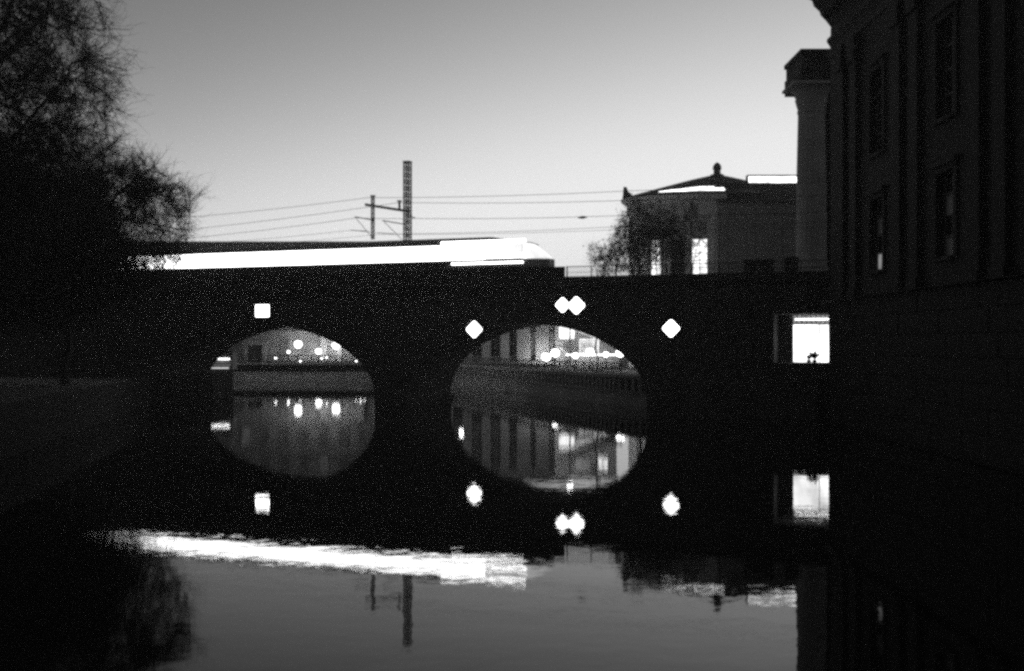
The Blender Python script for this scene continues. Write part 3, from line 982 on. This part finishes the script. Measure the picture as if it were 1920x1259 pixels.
MB().lathe([(0.14, 0), (0.1, 0.4), (0.07, 9.0), (0.001, 9.0)], 8).build("post", M['iron'], fl)
MB().box(-0.3, 0.3, -0.3, 0.2, 9.0, 9.08).build("bracket", M['iron'], fl)
MB().box(-0.32, 0.32, -0.34, 0.18, 9.09, 9.6).build("lamp_head", M['flood'], fl, bevel=0.05)
for i, (px, y, d) in enumerate(((517, 673, 155), (563, 679, 153.5), (603, 674, 153), (612, 672, 153.2), (668, 679, 153), (676, 678, 153), (684, 679, 153))):
    p = at(px, y, d)
    lab = ["small low light beneath the framed doorway", "small low light under the brightest street lamp", "left one of two close low lights under lit pilasters", "right one of two close low lights under lit pilasters",
           "first of three low lights at the left arch's right edge", "middle of three low lights at the left arch's right edge", "last of three low lights at the left arch's right edge"][i]
    o = thing("bollard_light", lab, "bollard light", (p.x, p.y, GZ), 0, "low lights along the far quay")
    MB().lathe([(0.08, 0), (0.08, p.z - GZ - 0.02), (0.001, p.z - GZ - 0.02)], 8).build("post", M['iron'], o)
    MB().lathe([(0.001, -0.02), (0.14, 0), (0.14, 0.16), (0.001, 0.2)], 10).build("lamp_head", M['bollard'], o, loc=(0, 0, p.z - GZ))

# lit kiosk on the left bank just behind the bridge
p = at(408, 685, 116)
ki = thing("kiosk", "low kiosk with bright horizontal light strips at the left arch's left edge", "kiosk", (p.x, p.y, GZ))
MB().box(-2.2, 1.6, 0, 2.0, 0, 1.9).build("wall", M['facade'], ki)
MB().box(-2.4, 1.8, -0.4, 2.2, 1.903, 2.05).build("roof", M['slate'], ki)
for k, (zz, xa, xb, mm) in enumerate(((0.12, -2.0, 1.2, 'panel'), (0.45, -1.8, 1.4, 'winlow'), (0.75, -1.6, 1.4, 'winlow'), (1.1, -0.6, 1.3, 'strip'))):
    MB().box(xa, xb, -0.06, -0.003, zz, zz + 0.09).build("light_strip", M[mm], ki)

# ------------------------------------------------------------------ trees
def tubes(P, Rr, nside=3):
    """P (m,k,3) polylines, Rr (m,k) radii -> vertex and quad arrays"""
    m, k, _ = P.shape
    D = P[:, -1] - P[:, 0]
    D /= np.linalg.norm(D, axis=1, keepdims=True) + 1e-9
    h = np.where(np.abs(D[:, 2:3]) < 0.9, np.array([[0, 0, 1.0]]), np.array([[1.0, 0, 0]]))
    A = np.cross(D, h); A /= np.linalg.norm(A, axis=1, keepdims=True) + 1e-9
    Bv = np.cross(D, A)
    ang = np.arange(nside) * 2 * np.pi / nside
    ring = A[:, None, None, :] * np.cos(ang)[None, None, :, None] + Bv[:, None, None, :] * np.sin(ang)[None, None, :, None]
    V = P[:, :, None, :] + ring * Rr[:, :, None, None]
    V = V.reshape(-1, 3)
    i = np.arange(m)[:, None, None] * k * nside
    j = np.arange(k - 1)[None, :, None] * nside
    q = np.arange(nside)[None, None, :]
    q2 = (q + 1) % nside
    F = np.stack([i + j + q, i + j + q2, i + j + nside + q2, i + j + nside + q], axis=-1).reshape(-1, 4)
    return V, F


def np_mesh(name, V, F, m):
    me = bpy.data.meshes.new(name)
    me.vertices.add(len(V)); me.vertices.foreach_set("co", np.ascontiguousarray(V, dtype=np.float32).ravel())
    me.loops.add(F.size); me.loops.foreach_set("vertex_index", np.ascontiguousarray(F, dtype=np.int32).ravel())
    me.polygons.add(len(F)); me.polygons.foreach_set("loop_start", np.arange(len(F), dtype=np.int32) * F.shape[1])
    me.update(calc_edges=True)
    me.materials.append(m)
    return me


def in_ellipsoids(n_, ells, r_, shell=0.5):
    out = []
    wts = np.array([e[3] * e[4] * e[5] for e in ells]); wts = wts / wts.sum()
    for e, w_ in zip(ells, wts):
        k = max(1, int(n_ * w_))
        d = r_.normal(size=(k, 3)); d /= np.linalg.norm(d, axis=1, keepdims=True)
        rad = r_.random((k, 1)) ** shell
        out.append(np.array(e[:3]) + d * rad * np.array(e[3:]))
    return np.concatenate(out)


def branch(start, end, pdir, r_, K=5, bend=0.35, jit=0.06):
    """curved polylines from start to end, leaving along pdir"""
    L = np.linalg.norm(end - start, axis=1, keepdims=True)
    c = start + pdir * L * bend
    f = np.linspace(0, 1, K)[None, :, None]
    P = (1 - f) ** 2 * start[:, None] + 2 * f * (1 - f) * c[:, None] + f ** 2 * end[:, None]
    P[:, 1:] += r_.normal(size=P[:, 1:].shape) * (L * jit)[:, None]
    return P


def make_tree(name, label, base, ells, seed, tr=0.45, counts=(14, 130, 1300), twigs=12000, fine=20000, leaves=0, twig_len=0.9, group=None, leaf_size=0.09, tw_r=0.016):
    r_ = np.random.default_rng(seed)
    root = thing(name, label, "tree", base, 0, group)
    ells = [tuple(np.array(e[:3]) - np.array(base)) + tuple(e[3:]) for e in ells]
    top = np.array(ells[0][:3])
    start = np.array([[0, 0, -0.2]]); end = top[None] * np.array([[0.8, 0.8, 1.0]])
    P = branch(start, end, np.array([[0, 0, 1.0]]), r_, 9, 0.45, 0.012)
    VV, FF, off = [], [], 0
    trad = np.linspace(tr, tr * 0.35, 9)[None]
    v, f = tubes(P, trad, 9)
    VV.append(v); FF.append(f); off += len(v)
    pool, pdir, prad = P[0, 3:], np.diff(P[0], axis=0)[2:], trad[0, 3:]
    V2, F2, off2 = [], [], 0
    last = None
    for lv, n_ in enumerate(counts):
        tg = in_ellipsoids(n_, ells, r_, (0.6, 0.5, 0.42)[lv])
        kd = KDTree(len(pool))
        for i, q in enumerate(pool):
            kd.insert(q if lv else (q[0], q[1], q[2]), i)
        kd.balance()
        if lv == 0:
            idx = r_.integers(0, len(pool), len(tg))
        else:
            idx = np.array([kd.find(q - np.array([0, 0, 0.4 if lv == 1 else 0.1]))[1] for q in tg])
        st = pool[idx]
        dd = pdir[idx]; dd = dd / (np.linalg.norm(dd, axis=1, keepdims=True) + 1e-9)
        Pb = branch(st, tg, dd, r_, 6, 0.35, 0.035)
        r0 = np.minimum(prad[idx] * 0.75, (0.17, 0.07, 0.032)[lv])
        rr = r0[:, None] * np.linspace(1, 0.4, 6)[None]
        v, f = tubes(Pb, rr, (6, 4, 3)[lv])
        if lv == 0:
            VV.append(v); FF.append(f + off); off += len(v)
        else:
            V2.append(v); F2.append(f + off2); off2 += len(v)
        npool = Pb[:, 1:].reshape(-1, 3); nd = np.diff(Pb, axis=1).reshape(-1, 3); nr = rr[:, 1:].reshape(-1)
        if lv < 1:
            pool, pdir, prad = np.concatenate([pool, npool]), np.concatenate([pdir, nd]), np.concatenate([prad, nr])
        else:
            pool, pdir, prad = npool, nd, nr
    # twigs spring from the last branches, finer twigs from those: clumps with gaps between
    tips = None
    for k, (n_, ln, rad) in enumerate(((twigs, twig_len, tw_r), (fine, twig_len * 0.55, tw_r * 0.6))):
        idx = r_.integers(0, len(pool), n_)
        dd = pdir[idx]; dd = dd / (np.linalg.norm(dd, axis=1, keepdims=True) + 1e-9)
        rnd = r_.normal(size=(n_, 3)); rnd /= np.linalg.norm(rnd, axis=1, keepdims=True)
        di = dd * 0.8 + rnd * 0.75 + np.array([0, 0, 0.12])
        di /= np.linalg.norm(di, axis=1, keepdims=True)
        L = ln * (0.5 + r_.random((n_, 1)))
        Pb = branch(pool[idx], pool[idx] + di * L, dd, r_, 4, 0.3, 0.06)
        v, f = tubes(Pb, rad * np.linspace(1, 0.45, 4)[None].repeat(n_, 0), 3)
        V2.append(v); F2.append(f + off2); off2 += len(v)
        pool, pdir = Pb[:, 1:].reshape(-1, 3), np.diff(Pb, axis=1).reshape(-1, 3)
        tips = pool
    o = bpy.data.objects.new("trunk", np_mesh("trunk", np.concatenate(VV), np.concatenate(FF), M['bark'])); COL.objects.link(o); o.parent = root
    o = bpy.data.objects.new("crown", np_mesh("crown", np.concatenate(V2), np.concatenate(F2), M['twig'])); COL.objects.link(o); o.parent = root
    if leaves:
        idx = r_.integers(0, len(tips), leaves)
        c = tips[idx] + r_.normal(size=(leaves, 3)) * 0.05
        a = r_.normal(size=(leaves, 3)); a /= np.linalg.norm(a, axis=1, keepdims=True)
        b_ = np.cross(a, r_.normal(size=(leaves, 3))); b_ /= np.linalg.norm(b_, axis=1, keepdims=True)
        sz = leaf_size * (0.6 + r_.random((leaves, 1)))
        V = np.stack([c - a * sz, c + b_ * sz * 0.55, c + a * sz, c - b_ * sz * 0.55], axis=1).reshape(-1, 3)
        F = np.arange(leaves * 4).reshape(-1, 4)
        o = bpy.data.objects.new("leaves", np_mesh("leaves", V, F, M['leaf'])); COL.objects.link(o); o.parent = root
        o['kind'] = 'stuff'
    return root


def ell(px, y, d, rx, rz, ry=None):
    c = at(px, y, d)
    k = d / 2000
    return (c.x, c.y, c.z, rx * k, (ry or rx) * k, rz * k)


g_t = "bare trees on the left bank"
make_tree("bare_tree", "tallest bare tree, its twiggy crown filling the photo's upper left", (-29.5, 54, GZ),
          [ell(-60, 130, 54, 270, 330), ell(70, 60, 52, 150, 170), ell(120, 180, 54, 115, 130), ell(-20, 330, 55, 200, 150)], 3, 0.5, (18, 150, 1100), 12000, 22000, 0, 1.4, g_t, 0.1, 0.015)
make_tree("bare_tree", "lower bare tree whose twigs hang in front of the train's lit windows", (-31.0, 74, GZ),
          [ell(185, 410, 74, 120, 135), ell(300, 430, 73, 66, 95), ell(335, 395, 74, 40, 72), ell(225, 325, 74, 72, 72), ell(285, 360, 74, 50, 50), ell(90, 400, 75, 130, 160), ell(220, 500, 74, 120, 55), ell(150, 535, 74, 140, 62)], 5, 0.35, (14, 150, 1300), 21000, 36000, 0, 1.2, g_t, 0.1, 0.014)
make_tree("bare_tree", "dense bare tree low at the left edge in front of the bridge", (-42.0, 82, GZ),
          [ell(10, 400, 82, 170, 140), ell(110, 440, 80, 120, 90), ell(30, 500, 80, 190, 80), ell(50, 560, 80, 180, 62)], 9, 0.4, (14, 180, 1900), 24000, 38000, 26000, 1.2, g_t, 0.14)
# small trees and a bush in front of the museum
g_r = "trees in front of the museum"
make_tree("bare_tree", "small bare tree in front of the museum's left window", tuple(at(1196, 0, 111).xy) + (GZ,),
          [ell(1200, 440, 111, 48, 72), ell(1172, 470, 111, 40, 50), ell(1240, 440, 111, 40, 60)], 21, 0.2, (10, 80, 480), 3800, 6200, 1800, 0.8, g_r, 0.1, 0.014)
make_tree("bare_tree", "slender bare tree between the museum's two lit windows", tuple(at(1275, 0, 112).xy) + (GZ,),
          [ell(1290, 430, 112, 48, 58), ell(1262, 470, 112, 40, 50)], 23, 0.16, (8, 40, 180), 1500, 2400, 300, 0.8, g_r, 0.1, 0.013)
make_tree("leafy_bush", "small loose bush left of the museum, above the railing", tuple(at(1118, 0, 106).xy) + (GZ,),
          [ell(1136, 492, 106, 26, 30), ell(1116, 480, 106, 16, 24), ell(1108, 468, 106, 10, 12), ell(1150, 470, 106, 14, 26)], 27, 0.1, (6, 40, 150), 1000, 1500, 600, 0.5, None, 0.08, 0.012)

# potted plants in front of the lit opening
for i, (x, h_) in enumerate(((2.6, 0.8), (2.2, 0.4))):
    o = thing("potted_plant", ["taller potted plant against the bright opening", "shorter potted plant against the bright opening"][i], "plant", B(s_p0 + x, PD - 0.7, ZP0), BR, "plants before the lit window")
    MB().lathe([(0.14, 0), (0.18, 0.2), (0.16, 0.2), (0.001, 0.17)], 12).build("pot", M['slate'], o)
    lv = MB()
    for k in range(40):
        a = random.uniform(0, 2 * math.pi); tilt = random.uniform(0.1, 0.9)
        L = h_ * random.uniform(0.6, 1.1)
        d = Vector((math.cos(a) * tilt, math.sin(a) * tilt, 1)).normalized()
        sd = Vector((-math.sin(a), math.cos(a), 0)) * 0.11
        p0 = Vector((0, 0, 0.18)); p1 = p0 + d * L * 0.6; p2 = p0 + d * L + Vector((0, 0, -0.1 * tilt))
        lv.add([p0, p1 + sd, p2, p1 - sd], [(0, 1, 2, 3)])
    lv.build("foliage", M['leaf'], o)

# ------------------------------------------------------------------ added thin haze: lifts the blacks, gives lamp glow and grain
hm_ = bpy.data.materials.new("added_haze")
hm_.use_nodes = True
n, l = hm_.node_tree.nodes, hm_.node_tree.links
n.clear()
ho_ = n.new("ShaderNodeOutputMaterial")
hv = n.new("ShaderNodeVolumePrincipled")
hv.inputs["Color"].default_value = (0.9, 0.9, 0.9, 1)
hv.inputs["Density"].default_value = 0.0006
hv.inputs["Anisotropy"].default_value = 0.6
l.new(hv.outputs[0], ho_.inputs["Volume"])
hz = MB().box(-400, 400, -120, 480, -5.0, 34.0).build("haze", hm_)
hz['kind'] = 'stuff'
